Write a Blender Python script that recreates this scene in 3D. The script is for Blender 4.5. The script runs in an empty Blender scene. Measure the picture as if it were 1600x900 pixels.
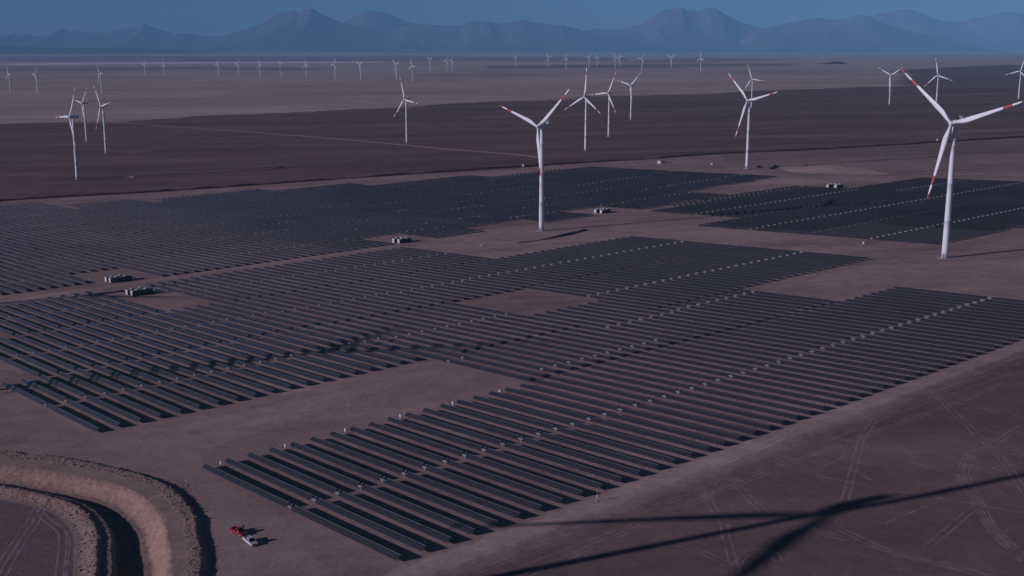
import bpy, bmesh, math, random
import numpy as np
from mathutils import Vector, Matrix
random.seed(7)
SC = bpy.context.scene
COL = SC.collection
R = math.radians

# ---------------------------------------------------------------- camera, sky, sun, exposure
F_PX, CAM_Z = 1820.0, 110.0
PITCH = math.atan(375.0 / F_PX)
cd = bpy.data.cameras.new('camera'); cam = bpy.data.objects.new('camera', cd); COL.objects.link(cam)
cd.sensor_width = 36.0; cd.lens = 36.0 * F_PX / 1600.0
cd.clip_start = 1.0; cd.clip_end = 250000.0
cam.location = (0, 0, CAM_Z); cam.rotation_euler = (math.pi / 2 - PITCH, 0, 0)
SC.camera = cam

SUN_AZ, SUN_EL = 248.5, 15.5            # compass style: from +Y towards +X
w = bpy.data.worlds.new('World'); SC.world = w; w.use_nodes = True
nt = w.node_tree; nt.nodes.clear()
sky = nt.nodes.new('ShaderNodeTexSky'); sky.sky_type = 'NISHITA'; sky.sun_disc = False
sky.sun_elevation = R(SUN_EL); sky.sun_rotation = R(SUN_AZ)
sky.altitude = 2600; sky.air_density = 1.0; sky.dust_density = 0.25; sky.ozone_density = 2.2
tint = nt.nodes.new('ShaderNodeMixRGB'); tint.blend_type = 'MULTIPLY'; tint.inputs[0].default_value = 1.0
tint.inputs[2].default_value = SKY_TINT = (0.53, 0.64, 0.88, 1)
bg = nt.nodes.new('ShaderNodeBackground'); bg.inputs[1].default_value = 0.05
wo = nt.nodes.new('ShaderNodeOutputWorld')
nt.links.new(sky.outputs[0], tint.inputs[1]); nt.links.new(tint.outputs[0], bg.inputs[0]); nt.links.new(bg.outputs[0], wo.inputs[0])

sl = bpy.data.lights.new('sun', 'SUN'); so = bpy.data.objects.new('sun', sl); COL.objects.link(so)
sl.energy = 5.0; sl.angle = R(0.5); sl.color = (1.0, 0.895, 1.06)
_a, _e = R(SUN_AZ), R(SUN_EL)
_d = Vector((-math.sin(_a) * math.cos(_e), -math.cos(_a) * math.cos(_e), -math.sin(_e)))
so.rotation_euler = _d.to_track_quat('-Z', 'Y').to_euler(); so.location = (-200, -100, 400)

SC.view_settings.view_transform = 'Standard'; SC.view_settings.look = 'None'
SC.view_settings.exposure = -0.86; SC.view_settings.gamma = 1.0
SC.render.engine = 'CYCLES'; SC.cycles.volume_bounces = 3

# ---------------------------------------------------------------- lie of the land
_p = PITCH; _c, _s = math.cos(_p), math.sin(_p)
def ray(x, y):
    u = (x - 800) / F_PX; v = (y - 450) / F_PX
    return np.array([u, _c - v * _s, -_s - v * _c])
TURB= [(265.8, 704.5, 0.978, 71), (23.7, 928.8, 0.997, 48), (300.7, 1491.2, 1.033, 75), (121.2, 1925.0, 1.046, 2), (187.5, 2272.2, 0.994, 24), (287.0, 2838.1, 0.981, 45), (-610.9, 1634.5, 1.039, 27), (-888.7, 2445.8, 0.956, 37), (-742.1, 2136.2, 1.022, 80), (-200.2, 2228.7, 0.987, 99), (674.0, 3314.8, 0.955, 95), (1083.1, 3381.3, 0.978, 58), (1138.9, 3162.2, 1.024, 107), (1548.0, 3603.3, 1.002, 14), (-2323.7, 5468.4, 1.015, 97), (-2107.5, 5242.4, 0.99, 32), (-1793.3, 5158.4, 1.03, 83), (-2602.8, 8401.0, 0.955, 25), (-2372.8, 8080.6, 1.007, 112), (-1985.5, 8011.7, 0.989, 19), (-1815.8, 7863.6, 0.995, 27), (-1637.4, 7698.2, 0.974, 102), (-1472.3, 7555.6, 0.995, 63), (-1276.0, 7344.6, 0.986, 109), (-1036.7, 6937.9, 1.041, 18), (-867.1, 6781.7, 1.009, 54), (-645.8, 6619.8, 1.027, 70), (-532.2, 6323.8, 1.022, 101), (-615.7, 8937.9, 1.016, 59), (-478.6, 8709.9, 0.955, 25), (-446.3, 8854.3, 0.957, 27), (35.8, 10519.9, 0.976, 33), (315.6, 10256.4, 1.05, 76), (413.9, 9069.0, 1.025, 3), (633.0, 9745.1, 0.955, 39), (751.9, 10489.0, 0.955, 117), (801.0, 9200.9, 1.016, 94), (929.0, 10200.8, 1.023, 82), (930.1, 8482.0, 1.028, 27), (1151.4, 8571.1, 1.039, 57), (1277.5, 8023.6, 1.039, 115)]
GP= [(273, 722, -129.5, 1.4), (24, 935, -145.4, 1.5), (292, 1446, -147.1, 1.8), (116, 1844, -158.9, 2.1), (189, 2291, -169.9, 2.5), (293, 2897, -174.0, 2.9), (-590, 1578, -174.9, 2.1), (-931, 2564, -201.9, 3.0), (-728, 2094, -185.0, 2.5), (-203, 2263, -180.2, 2.6), (714, 3510, -175.0, 3.3), (1108, 3461, -162.4, 3.1), (1113, 3091, -153.1, 2.8), (1547, 3601, -152.6, 3.1), (-2292, 5393, -198.2, 5.1), (-2131, 5300, -201.9, 5.1), (-1743, 5014, -191.0, 4.6), (-2753, 8887, -203.8, 7.9), (-2358, 8029, -190.1, 6.8), (-2010, 8112, -189.9, 6.8), (-1826, 7909, -187.2, 6.6), (-1682, 7908, -189.7, 6.7), (-1482, 7603, -184.5, 6.3), (-1296, 7459, -184.5, 6.2), (-997, 6670, -173.2, 5.4), (-860, 6726, -177.1, 5.5), (-629, 6451, -172.0, 5.2), (-521, 6196, -172.4, 5.1), (-606, 8801, -169.1, 6.6), (-503, 9156, -179.3, 7.2), (-467, 9264, -177.9, 7.2), (37, 10789, -169.4, 7.9), (299, 9731, -154.4, 6.7), (404, 8856, -157.9, 6.3), (678, 10432, -171.0, 7.8), (812, 11330, -171.9, 8.4), (789, 9060, -155.7, 6.3), (909, 9977, -154.0, 6.8), (905, 8255, -152.9, 5.8), (1109, 8256, -149.4, 5.7), (1231, 7730, -148.5, 5.3), (-250, 400, -134.7, 0.4), (-250, 650, -144.8, 0.4), (-250, 850, -152.8, 0.4), (-100, 200, -120.6, 0.4), (-100, 400, -128.6, 0.4), (-100, 650, -138.7, 0.4), (-100, 850, -146.8, 0.4), (50, 200, -114.5, 0.4), (50, 400, -122.6, 0.4), (50, 650, -132.7, 0.4), (50, 850, -140.7, 0.4), (250, 400, -114.5, 0.4), (250, 650, -124.6, 0.4), (250, 850, -132.7, 0.4), (-420, 850, -159.7, 1.5), (-9000, 30000, -190.0, 2.0), (0, 30000, -180.0, 2.0), (9000, 30000, -160.0, 2.0), (-15000, 60000, -170.0, 2.0), (0, 60000, -170.0, 2.0), (15000, 60000, -165.0, 2.0)]
HAZE_DENSITY = 2.3e-5; HAZE_COLOR = (.27, .66, 1.0, 1)
_G = np.array(GP, float)
def _warp(X, D):
    D = np.maximum(D, -250.0)
    return np.stack([np.clip(2.2 * X / (D + 900), -2.6, 2.6), np.log((D + 700) / 1000)], -1)
def _basis(X, D):
    q = _warp(X, D); return np.stack([np.ones(len(q)), q[:, 0], q[:, 1]], -1)
_W = _warp(_G[:, 0], _G[:, 1])
def _k(a, b):
    d = ((a[:, None] - b[None]) ** 2).sum(-1); return 1600.0 * np.exp(-d / 2.42)
_B = _basis(_G[:, 0], _G[:, 1])
_beta = np.linalg.lstsq(_B / _G[:, 3:4], _G[:, 2] / _G[:, 3], rcond=None)[0]
_al = np.linalg.solve(_k(_W, _W) + np.diag(_G[:, 3] ** 2), _G[:, 2] - _B @ _beta)
def land(X, Y):
    """height of the open ground at X, Y (arrays)"""
    X = np.atleast_1d(np.asarray(X, float)).ravel(); Y = np.atleast_1d(np.asarray(Y, float)).ravel()
    out = np.empty(len(X))
    for i in range(0, len(X), 60000):
        a, b = X[i:i + 60000], Y[i:i + 60000]
        out[i:i + 60000] = _basis(a, b) @ _beta + _k(_warp(a, b), _W) @ _al
    return out + CAM_Z
def gz(x, y): return float(land(x, y)[0])
def hit(x, y):
    r = ray(x, y); r = r / r[1]
    Ds = np.exp(np.linspace(math.log(120), math.log(60000), 900))
    g = land(r[0] * Ds, Ds) - (r[2] * Ds + CAM_Z)
    i = int(np.argmax(g > 0))
    if g[i] <= 0: return np.array([r[0] * 6e4, 6e4, 0.0])
    a, b = Ds[i - 1], Ds[i]; D = a + (b - a) * (-g[i - 1]) / (g[i] - g[i - 1])
    return np.array([r[0] * D, D, gz(r[0] * D, D)])
def hits(L): return np.array([hit(*p)[:2] for p in L])

def _hash(ix, iy, seed):
    n = np.sin(ix * 127.1 + iy * 311.7 + seed * 74.7) * 43758.5453
    return n - np.floor(n)
def vnoise(x, y, seed=0):
    ix, iy = np.floor(x), np.floor(y); fx, fy = x - ix, y - iy
    fx = fx * fx * (3 - 2 * fx); fy = fy * fy * (3 - 2 * fy)
    a = _hash(ix, iy, seed); b = _hash(ix + 1, iy, seed); c = _hash(ix, iy + 1, seed); d = _hash(ix + 1, iy + 1, seed)
    return (a + (b - a) * fx) * (1 - fy) + (c + (d - c) * fx) * fy
def fbm(x, y, seed=0, n=4):
    s = 0; a = .5; t = 0
    for k in range(n):
        s = s + a * vnoise(x * 2 ** k, y * 2 ** k, seed + k * 7); t += a; a *= .5
    return s / t - .5

# ---------------------------------------------------------------- materials
def mat(name, base, rough=.8, metal=0.0, spec=.3, noise=None, bump=None, attr=None, coat=0.0):
    m = bpy.data.materials.new(name); m.use_nodes = True; t = m.node_tree
    b = t.nodes['Principled BSDF']; b.inputs['Base Color'].default_value = (*base, 1)
    b.inputs['Roughness'].default_value = rough; b.inputs['Metallic'].default_value = metal
    b.inputs['Specular IOR Level'].default_value = spec
    b.inputs['Coat Weight'].default_value = coat
    co = t.nodes.new('ShaderNodeTexCoord'); src = None
    if attr:
        at = t.nodes.new('ShaderNodeAttribute'); at.attribute_name = attr; src = at.outputs['Color']
    for k, (sc, amt) in enumerate(noise or []):
        n = t.nodes.new('ShaderNodeTexNoise'); n.inputs['Detail'].default_value = 5
        n.inputs['Roughness'].default_value = .6
        if isinstance(sc, tuple):
            mp = t.nodes.new('ShaderNodeMapping'); mp.inputs['Scale'].default_value = (sc[0], sc[1], sc[0]); mp.inputs['Rotation'].default_value = (0, 0, -.05)
            t.links.new(co.outputs['Object'], mp.inputs['Vector']); t.links.new(mp.outputs[0], n.inputs['Vector']); n.inputs['Scale'].default_value = 1.0
        else:
            n.inputs['Scale'].default_value = sc; t.links.new(co.outputs['Object'], n.inputs['Vector'])
        mr = t.nodes.new('ShaderNodeMapRange'); mr.inputs[1].default_value = .3; mr.inputs[2].default_value = .7
        mr.inputs[3].default_value = 1 - amt; mr.inputs[4].default_value = 1 + amt
        t.links.new(n.outputs['Fac'], mr.inputs[0])
        mx = t.nodes.new('ShaderNodeMixRGB'); mx.blend_type = 'MULTIPLY'; mx.inputs[0].default_value = 1
        if src is not None: t.links.new(src, mx.inputs[1])
        else: mx.inputs[1].default_value = (*base, 1)
        t.links.new(mr.outputs[0], mx.inputs[2]); src = mx.outputs[0]
    if src is not None: t.links.new(src, b.inputs['Base Color'])
    last = None
    for sc, st, dist in (bump or []):
        n = t.nodes.new('ShaderNodeTexNoise'); n.inputs['Scale'].default_value = sc; n.inputs['Detail'].default_value = 6
        t.links.new(co.outputs['Object'], n.inputs['Vector'])
        bp = t.nodes.new('ShaderNodeBump'); bp.inputs['Strength'].default_value = st; bp.inputs['Distance'].default_value = dist
        t.links.new(n.outputs['Fac'], bp.inputs['Height'])
        if last is not None: t.links.new(last, bp.inputs['Normal'])
        last = bp.outputs[0]
    if last is not None: t.links.new(last, b.inputs['Normal'])
    return m

M = {}
M['ground'] = mat('desert_soil', (.35, .27, .27), .95, spec=.1, attr='soil', noise=[((.0011, .009), .17), ((.004, .035), .16), (.018, .10), (.11, .14), (.7, .13)], bump=[(.25, .35, .5), (1.6, .25, .12)])
M['bank'] = mat('dug_soil', (.40, .30, .27), .95, spec=.1, attr='soil', noise=[(.1, .10), (.8, .16), (3.0, .15)], bump=[(1.2, .3, .3), (5.0, .35, .1)])
M['rubble'] = mat('rubble', (.30, .205, .175), .95, spec=.1, noise=[(.5, .3)])
M['mountain'] = mat('mountain_rock', (.24, .17, .16), .95, spec=.05, attr='soil', noise=[(.0006, .25), (.003, .15)])
M['white'] = mat('tower_paint', (.72, .74, .80), .45, spec=.4, noise=[(.15, .04), (1.5, .03)])
M['red'] = mat('band_red_paint', (.40, .05, .045), .5, spec=.4, noise=[(.5, .08)])
M['grey'] = mat('grey_paint', (.20, .20, .24), .5, spec=.4, noise=[(.8, .08)])
M['dark'] = mat('dark_rubber', (.02, .02, .024), .7)
M['panel'] = mat('solar_glass', (.021, .021, .027), .28, spec=.5, noise=[(.4, .12)])
M['panel_far'] = mat('solar_glass_far', (.025, .025, .033), .28, spec=.5, noise=[(.012, .25), (.4, .12)])
M['frame'] = mat('module_frame', (.34, .33, .37), .45, metal=.3, noise=[(2., .1)])
M['steel'] = mat('galvanised_steel', (.50, .50, .52), .5, metal=.2, noise=[(3., .12)])
M['motor'] = mat('motor_housing', (.37, .37, .39), .55, noise=[(3., .08)])
M['cabin'] = mat('container_paint', (.60, .59, .62), .6, noise=[(.8, .05), (6., .05)])
M['cabin_shade_grey'] = mat('container_side_shade', (.13, .13, .15), .6, noise=[(.8, .1)])  # shade on the white long walls put into the colour; plain grey on transformers
M['roofing'] = mat('container_roof', (.34, .33, .35), .7, noise=[(.8, .12)])
M['truck_white'] = mat('white_car_paint', (.68, .68, .72), .25, spec=.6, noise=[(2., .04)], coat=.4)
M['truck_red'] = mat('red_car_paint', (.32, .015, .03), .3, spec=.6, noise=[(2., .06)], coat=.4)
M['glass'] = mat('car_glass', (.012, .013, .018), .08, spec=.7)
M['lamp'] = mat('lamp_lens', (.7, .68, .62), .2)
M['lamp_red'] = mat('tail_lens', (.4, .02, .02), .25)
M['skin'] = mat('skin', (.30, .17, .12), .6)
M['cloth'] = mat('dark_work_clothes', (.028, .03, .045), .9, noise=[(9., .2)])
M['helmet'] = mat('hair', (.03, .022, .02), .7)
for key_ in ('panel', 'panel_far'):       # a film of desert dust on the glass
    _b = M[key_].node_tree.nodes['Principled BSDF']; _b.inputs['Sheen Weight'].default_value = .55; _b.inputs['Sheen Roughness'].default_value = .35
    _b.inputs['Sheen Tint'].default_value = (.9, .82, 1.0, 1); _b.inputs['Specular IOR Level'].default_value = .8
# wheel marks: pale broken soil
def mk_track():
    m = bpy.data.materials.new('tyre_mark'); m.use_nodes = True; t = m.node_tree
    b = t.nodes['Principled BSDF']; b.inputs['Roughness'].default_value = .95; b.inputs['Specular IOR Level'].default_value = .1
    b.inputs['Base Color'].default_value = (.55, .41, .40, 1)
    co = t.nodes.new('ShaderNodeTexCoord'); n = t.nodes.new('ShaderNodeTexNoise'); n.inputs['Scale'].default_value = .22; n.inputs['Detail'].default_value = 6
    t.links.new(co.outputs['Object'], n.inputs['Vector'])
    mr = t.nodes.new('ShaderNodeMapRange'); mr.inputs[1].default_value = .33; mr.inputs[2].default_value = .60; mr.inputs[3].default_value = 0.05; mr.inputs[4].default_value = .6
    t.links.new(n.outputs['Fac'], mr.inputs[0]); t.links.new(mr.outputs[0], b.inputs['Alpha'])
    return m
M['track'] = mk_track()
M['road'] = mat('road_soil', (.46, .33, .30), .95, spec=.1, noise=[(.02, .12), (.3, .1)])

# ---------------------------------------------------------------- builders
def tag(o, label=None, cat=None, group=None, kind=None):
    if label: o['label'] = label
    if cat: o['category'] = cat
    if group: o['group'] = group
    if kind: o['kind'] = kind
    return o
def empty(name, loc=(0, 0, 0), rz=0.0, mw=None):
    o = bpy.data.objects.new(name, None); COL.objects.link(o)
    if mw is not None: o.matrix_world = mw
    else: o.location = loc; o.rotation_euler = (0, 0, rz)
    o.empty_display_size = .5
    return o
def obj(name, me, parent=None):
    o = bpy.data.objects.new(name, me); COL.objects.link(o)
    if parent is not None: o.parent = parent
    return o
class MB:
    """collects boxes, tubes, lofts into one mesh"""
    def __init__(s): s.v = []; s.f = []; s.m = []
    def add(s, vs, fs, mi=0):
        k = len(s.v); s.v += [tuple(map(float, p)) for p in vs]; s.f += [tuple(i + k for i in f) for f in fs]
        s.m += [mi] * len(fs) if isinstance(mi, int) else list(mi)
        return s
    def box(s, c, d, rot=None, mi=0, top=1.0):
        x, y, z = d[0] / 2, d[1] / 2, d[2] / 2
        vs = [Vector((a * x * (top if q > 0 else 1), b * y * (top if q > 0 else 1), q * z)) for q in (-1, 1) for a, b in ((-1, -1), (1, -1), (1, 1), (-1, 1))]
        if rot is not None: vs = [rot @ p for p in vs]
        vs = [p + Vector(c) for p in vs]
        return s.add(vs, [(3, 2, 1, 0), (4, 5, 6, 7), (0, 1, 5, 4), (1, 2, 6, 5), (2, 3, 7, 6), (3, 0, 4, 7)], mi)
    def tube(s, a, b, r0, r1=None, n=10, mi=0, cap=True):
        a, b = Vector(a), Vector(b); r1 = r0 if r1 is None else r1
        q = (b - a).to_track_quat('Z', 'Y'); vs = []
        for c, r in ((a, r0), (b, r1)):
            for i in range(n):
                t = 2 * math.pi * i / n; vs.append(c + q @ Vector((r * math.cos(t), r * math.sin(t), 0)))
        fs = [(i, (i + 1) % n, n + (i + 1) % n, n + i) for i in range(n)]
        if cap: fs += [tuple(range(n - 1, -1, -1)), tuple(range(n, 2 * n))]
        return s.add(vs, fs, mi)
    def loft(s, rings, mi=0, cap=True):
        n = len(rings[0]); vs = [p for r in rings for p in r]; fs = []; ms = []
        for k in range(len(rings) - 1):
            for i in range(n):
                fs.append((k * n + i, k * n + (i + 1) % n, (k + 1) * n + (i + 1) % n, (k + 1) * n + i)); ms.append(mi if isinstance(mi, int) else mi[k])
        if cap:
            fs += [tuple(range(n - 1, -1, -1)), tuple(range((len(rings) - 1) * n, len(rings) * n))]; ms += [ms[0], ms[-1]]
        return s.add(vs, fs, ms)
    def mesh(s, name, mats, smooth=False):
        me = bpy.data.meshes.new(name); me.from_pydata(s.v, [], s.f)
        for m in mats if isinstance(mats, (list, tuple)) else [mats]: me.materials.append(m)
        me.polygons.foreach_set('material_index', s.m)
        if smooth is True: me.polygons.foreach_set('use_smooth', [True] * len(s.f))
        me.update(); return me
    def build(s, name, mats, parent=None, smooth=False, bevel=0):
        o = obj(name, s.mesh(name, mats, smooth), parent)
        if bevel:
            b = o.modifiers.new('bevel', 'BEVEL'); b.width = bevel; b.segments = 2; b.limit_method = 'ANGLE'
        return o
def sheet(name, V, faces, mats, colors=None, smooth=True):
    me = bpy.data.meshes.new(name); n = len(V); k = len(faces)
    me.vertices.add(n); me.vertices.foreach_set('co', np.asarray(V, np.float32).ravel())
    me.loops.add(k * 4); me.loops.foreach_set('vertex_index', np.asarray(faces, np.int32).ravel())
    me.polygons.add(k); me.polygons.foreach_set('loop_start', np.arange(0, 4 * k, 4, dtype=np.int32))
    if smooth: me.polygons.foreach_set('use_smooth', np.ones(k, bool))
    me.update(calc_edges=True)
    if colors is not None:
        a = me.color_attributes.new('soil', 'FLOAT_COLOR', 'POINT')
        a.data.foreach_set('color', np.concatenate([colors, np.ones((n, 1))], 1).astype(np.float32).ravel())
    me.materials.append(mats)
    return obj(name, me)
def gridfaces(nx, ny, keep=None):
    i = (np.arange(ny - 1)[:, None] * nx + np.arange(nx - 1)[None]).ravel()
    f = np.stack([i, i + 1, i + nx + 1, i + nx], -1)
    return f if keep is None else f[keep]

# ---------------------------------------------------------------- soil colours (real differences in the ground itself)
DIRT = np.array([.355, .245, .243]); PALE = np.array([.445, .314, .310]); PAVE = np.array([.215, .146, .148])
DARKP = np.array([.20, .127, .135]); FARP = np.array([.50, .37, .375]); SAND = np.array([.46, .315, .275])
def inpoly(x, y, P):
    c = np.zeros(len(x), bool); j = len(P) - 1
    for i in range(len(P)):
        xi, yi = P[i]; xj, yj = P[j]
        if yi != yj:
            c ^= ((yi > y) != (yj > y)) & (x < (xj - xi) * (y - yi) / (yj - yi) + xi)
        j = i
    return c
RA, EA = R(139.6), R(48.0)
ROW = np.array([math.sin(RA), math.cos(RA)]); ACR = np.array([math.sin(EA), math.cos(EA)])
ORG = np.array([-43.262, 312.633]); PITCHM = 7.61
_MI = np.linalg.inv(np.stack([ROW, ACR], 1))
def st_of(x, y):
    q = np.stack([x - ORG[0], y - ORG[1]], -1) @ _MI.T; return q[:, 0], q[:, 1] / PITCHM
def xy(s, t): return ORG + s * ROW + t * PITCHM * ACR
LINE_DITCH = [(-260, 336), (0, 314), (250, 299), (540, 279), (700, 268), (900, 255), (1000, 249), (1130, 240), (1300, 232), (1600, 214), (1900, 196)]
LINE_PALE = [(-260, 196), (0, 193), (190, 190), (330, 180), (540, 172), (630, 167), (700, 162), (900, 152), (1060, 148), (1130, 145), (1240, 140), (1330, 137), (1395, 135), (1420, 118), (1400, 110), (1500, 104), (1600, 101), (1900, 98)]
def xs_curve(L):
    P = hits(L); return P
P_DITCH, P_PALE = hits(LINE_DITCH), hits(LINE_PALE)
POLY_DARK = np.concatenate([P_DITCH, P_PALE[::-1]])
POLY_MID = np.concatenate([hits([(1130, 252), (1300, 247), (1600, 240), (1900, 236)]), P_DITCH[-4:][::-1]])
PAINT = [  # polygon (photo pixels on the ground), colour, edge jitter in metres, strength
    ([(1215, 262), (1300, 259), (1350, 264), (1395, 272), (1330, 273), (1240, 270)], SAND * 1.25, 4, .9),
    ([(1225, 266), (1290, 262), (1340, 268), (1260, 271)], SAND * 1.5, 3, .8),
    ([(0, 168), (260, 150), (560, 142), (900, 128), (900, 138), (560, 160), (260, 172), (0, 182)], FARP * .90, 60, .5),
    ([(520, 146), (900, 150), (900, 156), (560, 163)], FARP * 1.12, 50, .5),
    ([(1150, 210), (1380, 211), (1600, 200), (1600, 204), (1380, 215), (1150, 214)], DIRT * .85, 15, .5),
    ([(560, 192), (900, 205), (1250, 196), (1250, 200), (900, 210), (560, 196)], DIRT * .72, 15, .4),
    ([(0, 240), (160, 242), (330, 250), (330, 253), (0, 245)], DIRT * .7, 12, .4),
    ([(170, 236), (232, 235), (232, 238), (170, 239)], DIRT * .9, 5, .6),
    ([(0, 106), (340, 104), (500, 107), (500, 110), (300, 109), (0, 112)], DARKP * 1.1, 60, .55),
    ([(620, 118), (780, 113), (900, 117), (760, 121)], DARKP * 1.3, 60, .35),
    ([(760, 103), (1060, 100), (1240, 99), (1240, 103), (1000, 106), (760, 107)], DARKP * 1.15, 60, .7),
    ([(980, 96), (1090, 90), (1250, 92), (1150, 96), (1000, 99)], DARKP * 1.25, 90, .6),
    ([(0, 88), (620, 87), (980, 90), (980, 95.5), (620, 95.5), (0, 95)], DARKP * 1.15, 120, .65),
    ([(0, 99.5), (180, 97.5), (600, 96.0), (600, 97.6), (180, 100), (0, 102)], np.array([.98, .96, .98]), 60, 1.0),
    ([(690, 99.2), (910, 98.8), (910, 100.2), (690, 100.4)], np.array([.62, .58, .6]), 90, .6),
    ([(1060, 84.5), (1600, 83), (1750, 83), (1750, 96), (1060, 88)], PALE, 200, .6),
    ([(560, 96.5), (700, 96), (700, 100), (560, 100)], PALE, 80, .4),
    ([(1380, 105), (1480, 100), (1600, 98), (1700, 98), (1700, 96), (1400, 98)], PALE, 90, .7),
    ([(60, 600), (170, 690), (330, 700), (560, 620), (690, 580), (700, 572), (560, 605), (330, 655), (170, 684)], PALE, 2, .6),
    ([(1060, 377), (1500, 393), (1600, 366), (1700, 360), (1700, 470), (1400, 449), (1330, 469), (1190, 456), (1370, 409)], PALE, 5, .4),
    ([(640, 381), (800, 352), (930, 341), (1100, 353), (1400, 382), (1060, 376), (990, 371), (780, 405), (700, 396)], PALE, 5, .35),
    ([(1160, 266), (1230, 272), (1300, 285), (1200, 297), (1090, 318), (1040, 324), (1150, 290), (1205, 280)], PALE * 1.05, 6, .5),
    ([(730, 480), (835, 457), (925, 468), (836, 496)], PAVE * 1.25, 6, .35),
    ([(0, 612), (60, 628), (160, 700), (290, 745), (310, 800), (345, 900), (520, 900), (420, 790), (320, 735), (300, 700), (160, 690), (55, 606), (0, 604)], PALE * .97, 2, .45),
]
PAINTP = [(hits(P), c, j, a) for P, c, j, a in PAINT]
def soil(x, y):
    n1 = fbm(x / 55, y / 55, 3); n2 = fbm(x / 900, y / 900, 11); n3 = fbm(x / 9, y / 9, 23)
    near = (y < 1200)
    c = np.tile(DIRT, (len(x), 1)) * (1 + .34 * n1 + .22 * fbm(x / 17, y / 17, 15) * (y < 1500) + .12 * n3 * (y < 1500))[:, None]
    far = y > 3000
    jx = x + (fbm(x / 150, y / 150, 31) * 120) * np.clip((y - 900) / 1500, 0, 1); jy = y + (fbm(x / 240, y / 150, 37) * 190) * np.clip((y - 900) / 1500, 0, 1)
    dk = inpoly(jx, jy, POLY_DARK)
    beyond = (y > np.interp(x, P_PALE[:13, 0], P_PALE[:13, 1])) & (y > 1500)
    c[beyond] = (FARP * (1 + .34 * n2[:, None] + .5 * fbm(x / 1500, y / 260, 43)[:, None] * (.5 + fbm(x / 4000, y / 4000, 47)[:, None]) + .22 * fbm(x / 260, y / 260, 41)[:, None]))[beyond]
    c[dk] = (DARKP * (1 + .6 * fbm(x / 500, y / 70, 5)[:, None] + .14 * n1[:, None]))[dk]
    md = inpoly(x, y, POLY_MID); c[md] = c[md] * .5 + .5 * PAVE
    # outside the perimeter track on the right, and left of the block by the channel, the untouched gravel pavement is darker
    s, t = st_of(x, y)
    w = fbm(x / 14, y / 14, 61) * 5
    wo_ = np.clip((s + w * 1.4 - 62.5) / 9, 0, 1) * (y < 1500); wo_ = (wo_ * wo_ * (3 - 2 * wo_))[:, None]
    c = c * (1 - wo_) + wo_ * PAVE * (1 + .30 * n1 + .16 * n3 + .2 * fbm(x / 22, y / 22, 67))[:, None]
    tr = (s > 54.5) & (s + w * .4 < 63) & (t > -6) & (t < 120)
    c[tr] = c[tr] * .15 + .85 * (PALE * 1.15 * (1 + .1 * n3)[:, None])[tr]
    ch = (x < -60) & (y < 330) & (s < -20) & (t < -8)
    roads = ((s > -452) & (s < -442) & (t < 46))
    c[roads] = c[roads] * .55 + PALE * .5
    for P, col, j, a in PAINTP:
        m = inpoly(x + fbm(x / (j * 1.5 + 4), y / (j * 1.5 + 4), 71) * j * 2, y + fbm(x / (j * 1.5 + 4), y / (j * 1.5 + 4), 73) * j * 2, P)
        c[m] = c[m] * (1 - a) + a * col * (1 + .15 * n3[m])[:, None]
    return np.clip(c * np.array([1.0, 1.0, .90]), .02, .8)

# ---------------------------------------------------------------- ground sheet
CX0, CX1, CY0, CY1 = -238.0, -58.0, 222.0, 372.0
def grow(a, step, g, end):
    L = [a]
    while L[-1] < end: L.append(L[-1] + step); step *= g
    return L
gx = [-v for v in grow(449, 4, 1.065, 62000)[::-1]] + list(np.arange(-446, -239, 3.0)) + list(np.linspace(CX0, CX1, 73)) + list(np.arange(-56, 330, 2.0)) + list(np.arange(331, 520, 3.0)) + grow(521, 4, 1.065, 62000)
gy = [-900, -500, -250, -100, 0, 60, 110, 140, 160, 180, 195, 210] + list(np.linspace(CY0, CY1, 61)) + list(np.arange(374.5, 1000, 2.5)) + grow(1002, 4, 1.013, 2200)
while gy[-1] < 66000: gy.append(gy[-1] * 1.0105)
gx, gy = np.array(sorted(gx)), np.array(gy)
GX, GY = np.meshgrid(gx, gy); X, Y = GX.ravel(), GY.ravel()
Z = land(X, Y)
cx = (GX[:-1, :-1] + GX[1:, 1:]) / 2; cy = (GY[:-1, :-1] + GY[1:, 1:]) / 2
keep = ~((cx > CX0) & (cx < CX1) & (cy > CY0) & (cy < CY1)).ravel()
g = sheet('ground', np.stack([X, Y, Z], -1), gridfaces(len(gx), len(gy), keep), M['ground'], soil(X, Y))
tag(g, 'wide bare desert plain of mauve brown gravel', kind='structure')

# ---------------------------------------------------------------- dug channel with spoil banks in the lower left
_outer = np.array([(-330, 374), (-260, 373), (-210, 370), (-168, 363), (-158, 358), (-146, 354), (-133, 346), (-121, 338), (-108, 328), (-99, 318), (-92, 307), (-85, 293), (-81, 281), (-77, 269), (-73, 254), (-70, 240), (-68, 225), (-67, 200)], float)
def smooth_line(P, n=12):
    out = []
    for i in range(len(P) - 1):
        p0 = P[max(i - 1, 0)]; p1 = P[i]; p2 = P[i + 1]; p3 = P[min(i + 2, len(P) - 1)]
        for k in range(n):
            t = k / n
            out.append(.5 * ((2 * p1) + (-p0 + p2) * t + (2 * p0 - 5 * p1 + 4 * p2 - p3) * t * t + (-p0 + 3 * p1 - 3 * p2 + p3) * t ** 3))
    out.append(P[-1]); return np.array(out)
OUT = smooth_line(_outer, 6)
def dist_to(x, y, L):
    best = np.full(len(x), 1e9); sg = np.ones(len(x))
    for i in range(len(L) - 1):
        a, b = L[i], L[i + 1]; d = b - a; t = np.clip(((x - a[0]) * d[0] + (y - a[1]) * d[1]) / (d @ d), 0, 1)
        qx, qy = x - a[0] - t * d[0], y - a[1] - t * d[1]; r = np.hypot(qx, qy)
        m = r < best; best[m] = r[m]; sg[m] = np.sign(d[1] * qx[m] - d[0] * qy[m])
    return best * sg        # positive on the inner side
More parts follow.
